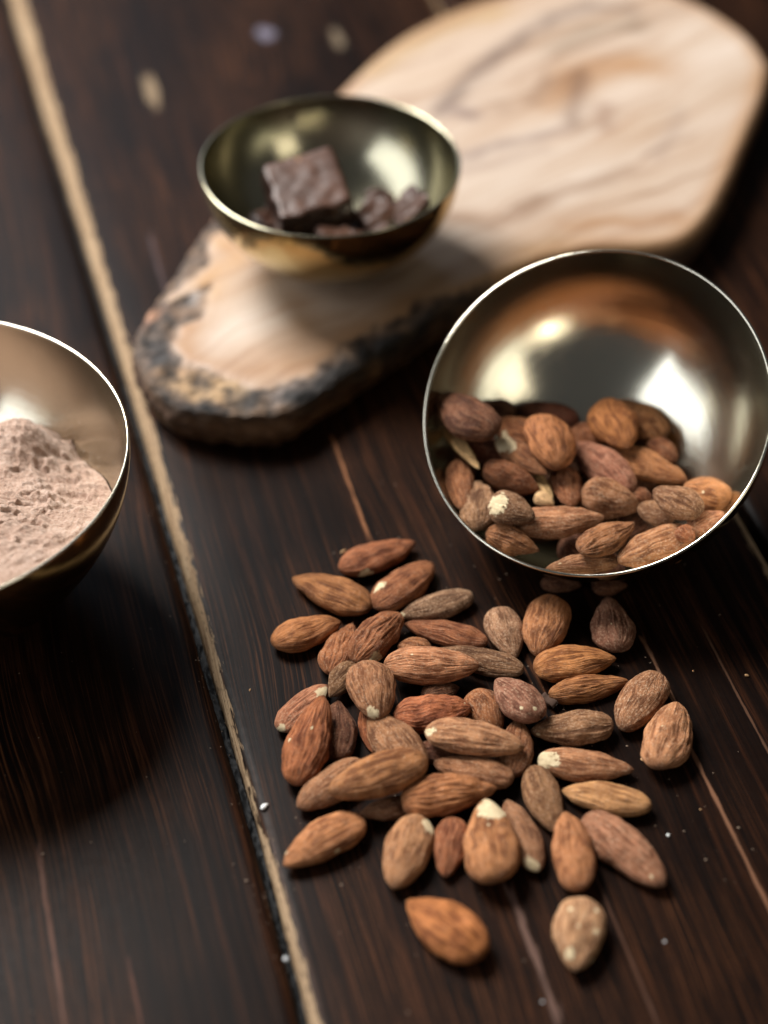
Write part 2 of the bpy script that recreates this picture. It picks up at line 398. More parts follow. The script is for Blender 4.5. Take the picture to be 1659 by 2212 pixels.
ax_ = (bp[:, :2] - tipL) @ np.array([.82, .57]) * 1e3
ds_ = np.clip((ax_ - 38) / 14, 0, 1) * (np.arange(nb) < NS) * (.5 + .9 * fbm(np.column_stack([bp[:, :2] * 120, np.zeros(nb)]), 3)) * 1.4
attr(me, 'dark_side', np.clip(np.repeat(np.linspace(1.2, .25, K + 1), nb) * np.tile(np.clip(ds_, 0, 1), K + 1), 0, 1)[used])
me.flip_normals() if False else None
obj('board_side', me, M_BOARD, board)

# ------------------------------------------------------------------ brass bowls
def brass(name, col, rough, ring):
    t = NT(name); oc = t.n('ShaderNodeTexCoord').outputs['Object']
    sp = t.n('ShaderNodeSeparateXYZ', Vector=oc).outputs
    rad = t.math('SQRT', t.math('ADD', t.math('MULTIPLY', sp[0], sp[0]), t.math('MULTIPLY', sp[1], sp[1])))
    rz = t.n('ShaderNodeCombineXYZ', X=rad, Y=sp[2]).outputs[0]
    rings = t.noise(rz, 900, 4, .7); broad = t.noise(oc, 22, 3, .5); spots = t.noise(oc, 500, 3, .6)
    c = t.mix(t.step(broad, .35, .7), col, tuple(x * .82 for x in col))
    c = t.mix(t.math('MULTIPLY', t.step(spots, .66, .74), .35), c, (.30, .22, .12))
    if name == 'hazy_brass':
        film = t.noise(oc, 1500, 3, .7)
        f = t.math('MULTIPLY', t.step(t.math('ADD', film, t.math('MULTIPLY', t.math('ADD', sp[2], .006), -6.0)), .66, .84), .6)
        c = t.mix(f, c, (.50, .36, .27)); t.set(Metallic=t.math('SUBTRACT', 1.0, f))
    smear = t.noise(t.vscale(oc, (40, 90, 60)), 1.0, 5, .7, 1.2)
    r = t.math('ADD', rough, t.math('ADD', t.math('MULTIPLY', t.math('SUBTRACT', broad, .5), .14), t.math('MULTIPLY', t.step(smear, .54, .74), .07)))
    h = t.math('ADD', t.math('MULTIPLY', rings, ring), t.math('MULTIPLY', t.noise(oc, 60, 2, .5), 1.0))
    if name != 'hazy_brass': t.set(Metallic=1.0)
    return t.set(Base__Color=c, Roughness=r, Normal=t.bump(h, .16, .0006))
M_BRASS = brass('brushed_brass', (.84, .78, .63), .18, .5)
M_OUT = brass('polished_outer_brass', (.52, .42, .22), .13, .3)
M_SMALL = brass('olive_brass', (.46, .42, .30), .20, .5)
M_HAZY = brass('hazy_brass', (.60, .55, .44), .19, .6)
M_RIM = brass('polished_brass_rim', (.80, .74, .60), .13, .2)
def bowl(label, center, R, h, axis=None, th=.9, rim=None, mat=None):
    mat = mat or M_BRASS; out_mat = M_OUT
    root = obj('brass_bowl', None, None, label=label, cat='bowl', group='brass bowls')
    root.location = center
    if axis is not None: root.rotation_euler = Vector(axis).to_track_quat('Z', 'Y').to_euler()
    R *= 1e3; h *= 1e3; th_ = th
    na = 160; a = np.linspace(0, math.pi / 2, 48)
    inner = [((R - th_) * math.cos(x), -(h - th_) * math.sin(x)) for x in a]
    outer = [(R * math.cos(x), max(-h * math.sin(x), -h + .35)) for x in a]
    prof = outer[::-1]; prof[0] = (0.01, prof[0][1])
    phi = np.linspace(0, 2 * math.pi, na, endpoint=False)
    def lathe(pr):
        pr = np.array(pr); V = []
        for r, z in pr:
            wob = 1 + .0022 * np.sin(2 * phi + 1) + .0015 * np.sin(5 * phi)
            zz = z + (.25 * np.sin(3 * phi + R) * (1 + z / h) if abs(z) < h else 0)
            V.append(np.stack([r * wob * np.cos(phi), r * wob * np.sin(phi), np.full(na, z) + (.22 * np.sin(3 * phi + R) * (1 + z / h))], 1))
        return np.concatenate(V) * MM
    inner[-1] = (.01, inner[-1][1])
    me, _ = grid_mesh('bowl_outside', lathe(prof), len(prof), na, wrap_v=True); obj('bowl_outside', me, out_mat, root)
    me, _ = grid_mesh('bowl_inside', lathe(inner), len(inner), na, wrap_v=True); obj('bowl_inside', me, mat, root)
    rr = th_ * .52
    lip = [(R - th_ / 2 + rr * math.cos(x), .0 + rr * 1.0 * math.sin(x)) for x in np.linspace(-.5, math.pi + .5, 13)]
    me, _ = grid_mesh('rim', lathe(lip), len(lip), na, wrap_v=True); obj('rim', me, rim or M_RIM, root)
    return root
BC = np.array([.0597, .4036, .0444]); BN = (-.2467, -.4640, .8508)
bowl('brass bowl tipped toward the viewer, spilling almonds onto the planks', BC, .0498, .043, BN)
bowl('small brass bowl of chocolate chunks standing on the wooden board', (-.0175, .5176, .0530), .0425, .037, rim=M_SMALL, mat=M_SMALL)
bowl('brass bowl of pale cocoa powder cut off by the left edge of the picture', (-.1303, .3739, .0530), .0614, .0525, rim=M_HAZY, mat=M_HAZY)

# ------------------------------------------------------------------ cocoa powder
def powder():
    R, h = 60.4, 51.5; nr, na = 230, 420
    rr = np.linspace(0.02, 1, nr); ph = np.linspace(0, 2 * math.pi, na, endpoint=False)
    # surface height relative to the rim, mm, before clipping
    X = (rr[:, None] * R * np.cos(ph)).ravel(); Y = (rr[:, None] * R * np.sin(ph)).ravel()
    def height(X, Y):
        P = np.stack([X, Y, 0 * X], 1)
        s = -4.5 - .42 * (Y + 25) - .15 * (X - 30)
        s += 13.0 * np.exp(-(((X - 26) / 12) ** 2 + ((Y - 31) / 12) ** 2))
        s += 3.0 * fbm(P * .04 + 3.1, 2) + 1.6 * fbm(P * .09 + 7, 3)
        rg = 1 - np.abs(fbm(P * .06 + 21, 4)) * 2.2; s -= 1.7 * np.clip(rg - .76, 0, 1) * 3
        s += .9 * np.clip(fbm(P * .17 + 80, 3), 0, 1) * 2.2 + .5 * fbm(P * .45 + 5, 4, .7) + .22 * fbm(P * 1.5 + 9, 2, .7)
        lumps = fbm(P * .22 + 50, 2); s += 1.8 * np.clip(lumps - .28, 0, 1) * 4
        return -1.6 - np.logaddexp(0, -(s + 1.6) / 2.5) * 2.5
    S = height(X, Y)
    # shrink each ray where the bowl wall is met
    wall = R * np.sqrt(np.clip(1 - (np.clip(-S, 0, h) / h) ** 2, 0, 1))
    wr = wall.reshape(nr, na); rad = (rr[:, None] * R) * np.ones((1, na))
    lim = np.empty(na)
    for k in range(na):
        bad = np.where(rad[:, k] > wr[:, k])[0]; lim[k] = rad[bad[0], k] if len(bad) else R
    lim = np.array([np.mean(np.take(lim, range(k - 2, k + 3), mode='wrap')) for k in range(na)])
    rad = rr[:, None] * lim[None]; X = (rad * np.cos(ph)).ravel(); Y = (rad * np.sin(ph)).ravel(); S = height(X, Y)
    ins = R * np.sqrt(np.clip(1 - (np.clip(-S, 0, h) / h) ** 2, 0, 1)); rf = rad.ravel()
    S = np.where(rf > ins, -h * np.sqrt(np.clip(1 - (rf / R) ** 2, 0, 1)) + .15, S)
    S = np.minimum(S, -.6)
    me, _ = grid_mesh('cocoa_powder', np.stack([X, Y, S], 1) * MM, nr, na, wrap_v=True)
    t = NT('cocoa_powder'); oc = t.n('ShaderNodeTexCoord').outputs['Object']
    n = t.noise(oc, 900, 4, .7); m = t.noise(oc, 90, 3, .6); v = t.noise(oc, 2400, 2, .6)
    c = t.ramp(t.math('ADD', t.math('MULTIPLY', n, .6), t.math('MULTIPLY', m, .4)), [(.35, (.27, .155, .105)), (.5, (.44, .29, .215)), (.66, (.56, .41, .33))])
    t.set(Base__Color=c, Roughness=.95, Specular__IOR__Level=.1, Normal=t.bump(t.math('ADD', n, t.math('MULTIPLY', v, .6)), .9, .0009), Sheen__Weight=.2)
    o = obj('cocoa_powder', me, t.m, label='heap of pale pinkish brown cocoa powder in the left bowl', cat='cocoa powder', kind='stuff')
    o.location = (-.1303, .3739, .0530)
powder()

# ------------------------------------------------------------------ chocolate pieces
def choc_mat(name, top):
    t = NT(name); oc = t.n('ShaderNodeTexCoord').outputs['Object']
    n = t.noise(oc, 120, 4, .6); s = t.noise(oc, 420, 2, .5)
    gz = t.n('ShaderNodeNewGeometry').outputs['Normal']
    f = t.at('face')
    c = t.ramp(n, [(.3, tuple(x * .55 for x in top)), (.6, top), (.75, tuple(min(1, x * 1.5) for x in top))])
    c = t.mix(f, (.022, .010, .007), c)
    c = t.mix(t.math('MULTIPLY', t.step(s, .68, .74), .7), c, (.42, .24, .13))
    return t.set(Base__Color=c, Roughness=.42, Specular__IOR__Level=.3, Normal=t.bump(n, .5, .0008))
M_CH = choc_mat('milk_chocolate', (.080, .036, .022))
def chunk(label, loc, size, rot, seed, jag=1.0):
    n = 15; V = []; Fc = []; ids = {}
    def vid(p):
        k = tuple(round(x, 5) for x in p)
        if k not in ids: ids[k] = len(V); V.append(p)
        return ids[k]
    for ax in range(3):
        for sg in (-1, 1):
            for i in range(n):
                for j in range(n):
                    q = []
                    for (a, b) in ((i, j), (i + 1, j), (i + 1, j + 1), (i, j + 1)):
                        p = [0, 0, 0]; p[ax] = sg; p[(ax + 1) % 3] = -1 + 2 * a / n; p[(ax + 2) % 3] = -1 + 2 * b / n; q.append(vid(p))
                    Fc.append(q if sg > 0 else q[::-1])
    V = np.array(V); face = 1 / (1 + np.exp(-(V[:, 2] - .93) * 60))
    s = np.array(size) / 2; P = V * s
    l = np.linalg.norm(np.sign(V) * np.maximum(np.abs(V) - .86, 0), axis=1); P *= (1 - .15 * np.clip(l - .1, 0, 1)[:, None])
    N = np.stack([fbm(P * .24 + seed * 7 + k * 31, 4, .6) for k in range(3)], 1)
    amt = np.where(V[:, 2] > .93, .35, 1.0) * jag
    P += N * (1.9 * amt)[:, None]
    P[:, 0] += P[:, 1] * .1 * math.sin(seed); P[:, :2] *= (1 + .12 * V[:, 2:3] * math.cos(seed * 2))
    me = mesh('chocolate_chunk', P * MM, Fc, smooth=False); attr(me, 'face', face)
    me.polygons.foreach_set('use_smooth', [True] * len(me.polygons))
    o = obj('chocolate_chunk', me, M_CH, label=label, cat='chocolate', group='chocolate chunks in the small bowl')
    o.location = loc; o.rotation_euler = rot
BX, BY, BZ = -.0175, .5176, .053
R_ = math.radians
chunk('large square slab of milk chocolate leaning in the small bowl', (BX - .0075, BY - .002, BZ - .010), (25, 26, 10), (R_(13), R_(-6), R_(20)), 1)
chunk('broken chocolate piece right of the large square slab', (BX + .0155, BY - .006, BZ - .0165), (13, 11, 9), (R_(20), R_(-25), R_(40)), 2, 1.3)
chunk('pinkish chocolate piece against the right wall of the small bowl', (BX + .0262, BY - .0075, BZ - .0125), (12, 8, 6), (R_(10), R_(-40), R_(30)), 3, 1.2)
chunk('small chocolate crumble in front of the large slab', (BX + .003, BY - .0215, BZ - .0160), (15, 8, 7), (R_(-14), R_(5), R_(-8)), 4, 1.3)
chunk('thin chocolate shard at the front left of the small bowl', (BX - .0135, BY - .0195, BZ - .0180), (13, 9, 6), (R_(-10), R_(22), R_(-30)), 5, 1.3)
chunk('dark chocolate piece at the bottom beneath the large slab', (BX + .000, BY - .002, BZ - .0265), (24, 18, 9), (0, R_(5), R_(-20)), 6, 1.2)

chunk('small dark chocolate shard beside the large slab on its left', (BX - .0215, BY - .010, BZ - .0165), (9, 7, 5), (R_(20), R_(25), R_(50)), 7, 1.3)
chunk('chocolate shard between the large slab and the broken piece', (BX + .0085, BY - .0150, BZ - .0205), (8, 9, 6), (R_(-20), R_(12), R_(15)), 8, 1.4)
chunk('small chocolate crumb behind the broken right hand piece', (BX + .0160, BY + .0040, BZ - .0200), (9, 8, 7), (R_(10), R_(-30), R_(70)), 9, 1.4)
chunk('chocolate crumb at the front right under the small bowl rim', (BX + .0160, BY - .0175, BZ - .0165), (8, 6, 5), (R_(-22), R_(-20), R_(20)), 10, 1.3)

# ------------------------------------------------------------------ almonds
TONES = {  # base colour, dust; 'dk' deepened to paint shade on tucked-under nuts
    'rd': (0.280, 0.097, 0.041, 0.25), 're': (0.347, 0.113, 0.043, 0.20), 'rt': (0.302, 0.113, 0.045, 0.35), 'rg': (0.297, 0.109, 0.043, 0.45),
    'go': (0.370, 0.153, 0.050, 0.20), 'gd': (0.336, 0.144, 0.054, 0.35), 'or': (0.448, 0.163, 0.050, 0.12), 'lo': (0.493, 0.203, 0.078, 0.35),
    'lt': (0.470, 0.223, 0.102, 0.55), 'lp': (0.448, 0.223, 0.110, 0.60), 'tn': (0.370, 0.173, 0.082, 0.75), 'tb': (0.325, 0.153, 0.073, 0.50),
    'gb': (0.241, 0.124, 0.062, 0.55), 'gy': (0.302, 0.178, 0.098, 0.85), 'pk': (0.437, 0.193, 0.102, 0.60), 'pu': (0.241, 0.118, 0.075, 0.65),
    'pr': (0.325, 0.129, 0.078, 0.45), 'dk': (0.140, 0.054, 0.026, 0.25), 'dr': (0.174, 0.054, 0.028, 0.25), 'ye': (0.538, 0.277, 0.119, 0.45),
    'cr': (0.717, 0.495, 0.245, 0.15), 'rc': (0.370, 0.148, 0.062, 0.30), 'wh': (0.493, 0.262, 0.131, 0.85)}
def almond_material():
    t = NT('almond_skin')
    oi = t.n('ShaderNodeObjectInfo'); base, dust, rnd = oi.outputs['Color'], oi.outputs['Alpha'], oi.outputs['Random']
    fan = t.at('fan', 'Vector'); oc = t.n('ShaderNodeTexCoord').outputs['Object']
    off = t.n('ShaderNodeCombineXYZ', X=t.math('MULTIPLY', rnd, 37), Y=t.math('MULTIPLY', rnd, 91), Z=t.math('MULTIPLY', rnd, 13)).outputs[0]
    def add(a): return t.n('ShaderNodeVectorMath', _operation='ADD', i0=a, i1=off).outputs[0]
    st = t.noise(add(fan), 1.0, 5, .62, .6); st2 = t.noise(t.vscale(add(fan), (1.4, 2.6, 2.6)), 1.0, 3, .6)
    big = t.noise(add(t.vscale(oc, (120, 170, 170))), 1.0, 2, .5)
    spk = t.noise(add(t.vscale(oc, (1500, 1700, 1700))), 1.0, 3, .75)
    gr = t.at('groove'); chip = t.at('chip')
    dark = t.mix(1.0, base, (.34, .265, .225), 'MULTIPLY'); lite = t.mix(1.0, base, (1.5, 1.55, 1.5), 'MULTIPLY')
    br = t.noise(add(t.vscale(oc, (300, 420, 420))), 1.0, 3, .6)
    c = t.mix(t.math('MULTIPLY', t.step(st, .56, .38), t.math('ADD', .35, t.math('MULTIPLY', t.step(br, .38, .60), .65))), base, dark)
    c = t.mix(t.math('MULTIPLY', t.step(br, .58, .42), .35), c, lite)
    c = t.mix(t.math('MULTIPLY', t.step(st2, .50, .68), .6), c, lite)
    c = t.mix(t.math('MULTIPLY', t.step(gr, .15, .75), .80), c, dark)
    c = t.mix(t.math('MULTIPLY', t.step(big, .56, .72), .5), c, t.mix(1.0, base, (.5, .40, .34), 'MULTIPLY'))
    ends = t.math('ABSOLUTE', t.n('ShaderNodeSeparateXYZ', Vector=t.at('unit', 'Vector')).outputs[0])
    c = t.mix(t.math('MULTIPLY', t.step(t.math('ADD', ends, t.math('MULTIPLY', t.math('SUBTRACT', big, .5), .5)), .86, 1.0), .55), c, dark)
    df = t.math('MULTIPLY', t.step(t.math('ADD', spk, t.math('MULTIPLY', gr, -.10)), .48, .60), dust)
    c = t.mix(t.math('MULTIPLY', df, .62), c, (.62, .42, .27))
    cn = t.noise(add(t.vscale(oc, (700, 700, 700))), 1.0, 4, .6)
    cm = t.step(t.math('ADD', chip, t.math('MULTIPLY', t.math('SUBTRACT', cn, .5), 1.1)), .42, .54)
    c = t.mix(cm, c, t.mix(cn, (.58, .42, .23), (.80, .66, .43)))
    rough = t.math('ADD', t.math('MULTIPLY', dust, .25), .58)
    h = t.math('ADD', t.math('ADD', t.math('MULTIPLY', st, .9), t.math('MULTIPLY', st2, .5)), t.math('MULTIPLY', spk, .55))
    h = t.math('SUBTRACT', h, t.math('MULTIPLY', cm, .25))
    return t.set(Base__Color=c, Roughness=rough, Specular__IOR__Level=.16, Normal=t.bump(h, 1.0, .00065), Sheen__Weight=0.0)
M_ALMOND = almond_material()
def prof_(x, a, b):
    m = (a - b) / (a + b); return ((1 + x) ** a * (1 - x) ** b) / ((1 + m) ** a * (1 - m) ** b)
def almond_mesh(L, W, T, wr, chips_and_glint, seed, smooth_kind=False):
    rng = np.random.default_rng(seed); nu, nv = 64, 100
    x = np.sin(np.linspace(-math.pi / 2, math.pi / 2, nu)) * .9995
    th = np.linspace(0, 2 * math.pi, nv, endpoint=False)
    X, TH = np.meshgrid(x, th, indexing='ij'); X = X.ravel(); TH = TH.ravel()
    a = .47 + rng.uniform(-.05, .05); b = .69 + rng.uniform(-.09, .12)
    wy = prof_(X, a, b); wz = prof_(X, a, b - .06)
    c, s = np.cos(TH), np.sin(TH)
    e = 1.12; cy = np.sign(c) * np.abs(c) ** e; sz = np.sign(s) * np.abs(s) ** .96
    U = np.stack([X, cy * wy, sz * wz], 1)
    P = U * np.array([L * 1.04, W * 1.08, T * 1.05]) / 2
    # bend and uneven halves
    P[:, 1] += rng.uniform(-.05, .05) * W * (X ** 2) + rng.uniform(-.03, .03) * W * X
    P[:, 2] += rng.uniform(-.05, .05) * T * (X ** 2 - .4)
    so = rng.uniform(0, 100, 3)
    radial = np.stack([0.25 * X * 0, c / (wy * 0 + W), s / T], 1); radial /= np.linalg.norm(radial, axis=1)[:, None]
    env = np.clip(1 - np.abs(X) ** 3, 0, 1) ** .6
    lump = fbm(P * .16 + so, 2)
    warp = .35 * noise(np.stack([X * 1.6, c * 1.2, s * 1.2], 1) + so)
    k = 4.1
    F1 = np.stack([X * .75 + so[0], np.cos(TH + warp) * k + so[1], np.sin(TH + warp) * k + so[2]], 1)
    g1 = 1 - np.abs(noise(F1)) * 3.2; g2 = 1 - np.abs(noise(F1 * [1.6, 2.1, 2.1] + 30)) * 3.2
    pm = np.clip(.75 + 1.1 * fbm(P * .22 + so + 60, 2), .15, 1.25)
    g = pm * np.clip(.65 * np.clip(g1, 0, 1) ** 1.6 + .5 * np.clip(g2, 0, 1) ** 1.8, 0, 1)
    wrk = np.abs(fbm(P * np.array([.35, .5, .5]) + so + 9, 3)) if wr > 1.3 else 0
    d = lump * .07 * W * (1 + .6 * max(0, wr - 1)) - g * .29 * wr * env - wrk * .55 * (wr - 1.2) * env if wr > 1.3 else lump * .065 * W - g * .29 * wr * env
    d = d + .07 * fbm(P * 1.3 + so, 2) + .10 * fbm(P * .55 + so + 3, 2)
    P = P + radial * d[:, None]
    cm = np.zeros(len(X))
    for (cx, cyy, cz, r) in chips_and_glint:
        D = np.sqrt(((U[:, 0] - cx) * .95) ** 2 + ((U[:, 1] - cyy) * .62) ** 2 + ((U[:, 2] - cz) * .4) ** 2)
        cm = np.maximum(cm, np.clip(1 - D / (r * (2.1 if r > .1 else 1.25)), 0, 1))
    me, _ = grid_mesh('almond', P * MM, nu, nv, wrap_v=True)
    attr(me, 'fan', np.stack([X * 1.15 + so[0], np.cos(TH + warp) * 7.5, np.sin(TH + warp) * 7.5], 1), 'FLOAT_VECTOR')
    attr(me, 'groove', g * env); attr(me, 'chip', cm); attr(me, 'unit', U, 'FLOAT_VECTOR')
    return me
ALMONDS = [
    ('table', 'rd', (-2.0, 386.4, 2.8), (0.966, -0.003, 0.012, 0.260), (24.3, 10.5, 6.7), 1.0, [(-0.53, -0.91, -0.06, 0.16)],
     'reddish brown almond at the top of the heap, white chip on its lower side'),
    ('table', 'rd', (5.8, 374.0, 3.0), (0.917, -0.005, 0.013, 0.399), (24.4, 11.3, 7.3), 1.3, [(-0.56, 0.55, 0.70, 0.15)],
     'red almond leaning up right with a pale chip at its blunt end'),
    ('table', 'go', (-14.9, 371.3, 3.0), (0.253, -0.013, 0.003, 0.967), (25.3, 11.2, 7.2), 0.5, [],
     'flat ochre almond pointing left, upper left of the heap'),
    ('table', 'gy', (14.9, 366.6, 2.2), (-0.171, -0.011, -0.002, 0.985), (21.8, 8.4, 5.4), 0.7, [(0.95, 0.07, 0.15, 0.12)],
     'dusty grey-brown almond with a small nib at its lower left tip, below the bowl rim'),
    ('table', 'go', (-21.8, 356.0, 2.8), (0.972, -0.004, 0.015, 0.236), (20.4, 10.5, 6.7), 0.9, [],
     'golden almond lying farthest left in the upper part of the heap'),
    ('table', 'rg', (-12.2, 350.4, 2.4), (0.803, -0.008, 0.011, 0.596), (20.2, 9.0, 5.8), 1.8, [],
     'wrinkled russet almond tucked under a plumper one, with a dark dent'),
    ('table', 'rt', (-2.2, 352.2, 4.7), (0.863, 0.184, 0.115, 0.457), (22.1, 10.4, 6.6), 1.8, [(-0.57, -0.74, 0.48, 0.18), (0.23, 0.80, 0.42, 0.05), (-0.96, -0.20, 0.24, 0.08)],
     'deeply wrinkled red-brown almond standing up right on the heap with chipped lower edge'),
    ('table', 'rd', (17.2, 356.1, 2.2), (0.165, -0.010, 0.002, 0.986), (23.8, 8.2, 5.2), 0.9, [],
     'slim reddish almond pointing left between the dusty grey one and the two long pale ones'),
    ('table', 'rg', (8.3, 349.5, 2.3), (0.163, -0.026, 0.004, 0.986), (9.8, 8.7, 5.6), 1.3, [],
     'small russet almond mostly hidden behind the long pale one in the upper heap'),
    ('table', 'gy', (34.1, 355.6, 2.7), (0.782, 0.010, 0.013, -0.623), (18.4, 10.2, 6.5), 0.6, [],
     'round dusty pinkish grey almond with a ridge, upright at the top right of the heap'),
    ('table', 'lt', (13.2, 341.0, 5.4), (0.994, 0.104, 0.014, 0.005), (25.6, 11.0, 7.1), 1.2, [(-0.43, 0.24, 0.92, 0.05)],
     'long plump light tan almond lying across the upper middle of the heap'),
    ('table', 'gb', (26.5, 345.9, 2.2), (0.167, -0.027, -0.101, 0.980), (24.3, 7.6, 4.8), 1.0, [],
     'grey-brown almond half behind the long plump light tan one, tip hidden'),
    ('table', 'gb', (-11.3, 337.1, 3.8), (-0.495, 0.037, -0.099, 0.863), (13.2, 7.4, 4.8), 1.4, [],
     'small dark grey-brown wrinkled almond behind the upright one with a white tip'),
    ('table', 'tb', (-3.1, 329.9, 7.8), (0.782, 0.012, 0.015, -0.623), (19.3, 12.2, 7.8), 1.0, [(0.85, -0.23, 0.25, 0.14)],
     'broad upright almond with a white chip at its lower tip, left of the heap centre'),
    ('table', 'pk', (-21.8, 328.8, 2.2), (0.898, -0.005, 0.011, 0.440), (20.1, 8.3, 5.3), 0.8, [(-0.98, -0.15, 0.20, 0.16), (0.62, -0.36, 0.54, 0.20)],
     'dusty pink almond with a white lower end, half behind the red left edge one'),
    ('table', 're', (-19.6, 314.1, 6.3), (0.797, 0.069, -0.093, 0.593), (26.1, 11.2, 7.2), 1.6, [(-0.18, 0.74, 0.66, 0.07), (0.13, -0.09, 0.94, 0.06), (0.60, 0.75, 0.27, 0.05)],
     'bright red-brown grooved almond standing on the left edge of the heap, tip up'),
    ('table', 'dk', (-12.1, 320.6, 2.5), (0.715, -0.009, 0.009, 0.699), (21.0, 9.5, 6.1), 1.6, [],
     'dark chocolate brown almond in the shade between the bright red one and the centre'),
    ('table', 're', (12.8, 324.2, 5.3), (0.995, -0.002, 0.016, 0.096), (20.4, 11.4, 7.3), 1.9, [(0.84, 0.07, 0.39, 0.06)],
     'strongly grooved reddish almond lying across the heap centre, tip right'),
    ('table', 'rg', (27.5, 326.6, 2.8), (0.834, 0.011, 0.017, -0.551), (14.9, 10.4, 6.7), 0.8, [],
     'tan almond leaning down right behind the pale topped long one in the heap centre'),
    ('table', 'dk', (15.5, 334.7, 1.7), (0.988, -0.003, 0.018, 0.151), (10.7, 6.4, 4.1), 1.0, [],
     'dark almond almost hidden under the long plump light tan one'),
    ('table', 'tb', (3.1, 313.9, 4.8), (0.469, -0.062, -0.085, 0.877), (23.2, 11.0, 7.0), 0.7, [],
     'dusty pinkish almond with its tip pointing up left, above the two long brown ones'),
    ('table', 're', (-4.2, 321.2, 1.2), (0.767, 0.006, 0.007, -0.641), (14.8, 4.7, 3.0), 1.2, [],
     'narrow red almond seen as a sliver beside the dusty pinkish one'),
    ('table', 'tb', (-13.5, 301.8, 2.7), (-0.350, -0.013, -0.005, 0.937), (21.8, 10.1, 6.4), 0.8, [],
     'dusty brown almond with a split lower left tip, under the long ochre-brown one'),
    ('table', 'gd', (-1.4, 299.9, 8.9), (-0.203, 0.008, -0.105, 0.974), (26.5, 11.2, 7.2), 0.9, [(-0.55, -0.20, 0.86, 0.04)],
     'long ochre-brown almond slanting down left across the lower left of the heap'),
    ('table', 'lo', (-15.5, 284.0, 2.9), (-0.299, -0.013, -0.004, 0.954), (23.6, 10.9, 7.0), 1.0, [(-0.08, 0.95, 0.24, 0.10), (0.80, -0.41, 0.14, 0.10)],
     'light orange almond at the lower left corner of the heap, tip down left'),
    ('table', 'tb', (0.8, 294.7, 1.8), (-0.110, -0.014, -0.002, 0.994), (13.7, 6.6, 4.2), 0.9, [],
     'small reddish grey almond peeking out under the bright striped one'),
    ('table', 'lo', (16.8, 297.3, 4.8), (0.972, 0.214, 0.034, 0.090), (24.4, 10.5, 6.7), 1.6, [],
     'bright orange-tan striped almond lying across the lower middle of the heap'),
    ('table', 'tb', (23.2, 305.6, 3.5), (0.149, -0.028, -0.101, 0.983), (20.7, 8.3, 5.3), 0.8, [],
     'brown almond with a blackened right end, behind the bright striped one'),
    ('table', 'lp', (23.7, 313.6, 7.4), (0.996, 0.001, 0.012, -0.090), (25.6, 10.7, 6.9), 1.3, [(-0.91, -0.20, 0.44, 0.13), (-0.42, 0.01, 0.95, 0.05)],
     'long almond with a pale blunt end on top of the heap centre, tip right'),
    ('table', 'rg', (34.7, 314.3, 2.5), (0.771, -0.009, 0.011, 0.637), (19.0, 9.4, 6.0), 0.9, [],
     'red-brown almond behind the tip of the long pale ended one'),
    ('table', 'lt', (5.8, 280.4, 3.0), (0.598, 0.012, 0.009, -0.801), (22.2, 11.4, 7.3), 0.7, [(-0.71, 0.63, 0.46, 0.20)],
     'light almond pointing down at the lower edge of the heap, pale chip upper right'),
    ('table', 'rt', (16.5, 282.4, 2.3), (0.660, 0.011, 0.010, -0.751), (17.3, 8.6, 5.5), 1.3, [],
     'small reddish almond wedged between two upright light ones at the lower edge'),
    ('table', 'lo', (26.6, 282.7, 5.1), (0.701, -0.084, -0.064, 0.705), (25.7, 13.0, 8.3), 0.8, [(0.62, -0.19, 0.63, 0.30), (0.14, -0.06, 0.95, 0.04)],  # bare cream tip, then a small shining highlight painted on the skin
     'plump upright orange almond with its cream tip bare, lower middle of the heap'),
    ('table', 'tb', (34.9, 286.3, 2.2), (0.605, -0.009, 0.006, 0.796), (23.1, 8.4, 5.4), 0.7, [(-0.91, 0.30, 0.34, 0.22)],
     'brown almond with a cream lower end, right behind the plump orange upright one'),
    ('table', 'tb', (41.1, 297.5, 2.5), (0.777, 0.008, 0.010, -0.630), (21.1, 9.3, 5.9), 0.6, [],
     'smooth brown almond leaning down right, above the small upright orange one'),
    ('table', 'lo', (47.3, 280.4, 3.8), (0.687, -0.081, -0.067, 0.719), (23.9, 10.0, 6.4), 0.6, [],
     'upright orange almond with its tip up, at the lower edge right of the centre'),
    ('table', 'pk', (60.4, 281.0, 3.1), (0.909, 0.101, -0.030, -0.403), (26.8, 11.1, 7.1), 0.8, [(0.73, -0.22, 0.48, 0.08), (0.23, 0.88, 0.16, 0.05)],
     'large pinkish almond with salt at its lower right end, lower right corner of the heap'),
    ('table', 'ye', (57.2, 297.7, 2.4), (0.123, -0.012, 0.002, 0.992), (22.6, 9.1, 5.8), 0.6, [(0.59, 0.16, 0.65, 0.05)],
     'pale yellowish smooth almond at the right of the heap above the large pinkish one'),
    ('table', 'lt', (52.8, 308.5, 2.5), (0.998, 0.001, 0.012, -0.069), (24.2, 9.6, 6.1), 0.8, [(-0.87, -0.21, 0.50, 0.28)],
     'long light almond with a big white bare patch at its left end'),
    ('table', 'gb', (50.0, 320.9, 2.8), (-0.066, -0.014, -0.001, 0.998), (21.8, 10.5, 6.7), 1.5, [(0.83, 0.33, 0.18, 0.08)],
     'grey-brown wrinkled almond with a pale speck at its left tip'),
    ('table', 'go', (55.8, 335.5, 2.2), (0.969, 0.213, 0.039, 0.123), (22.1, 7.4, 4.8), 1.2, [],
     'two-toned tan almond with a crack across it and a dark left end'),
    ('table', 'go', (52.6, 344.2, 3.0), (0.993, -0.002, 0.015, 0.119), (22.8, 11.5, 7.4), 1.0, [],
     'smooth golden almond with its tip to the right, above the cracked two-toned one'),
    ('table', 'gd', (45.2, 357.1, 3.9), (0.587, 0.013, 0.010, -0.809), (21.9, 12.4, 7.9), 0.8, [],
     'blurred brown almond standing behind the golden one, near the bowl rim'),
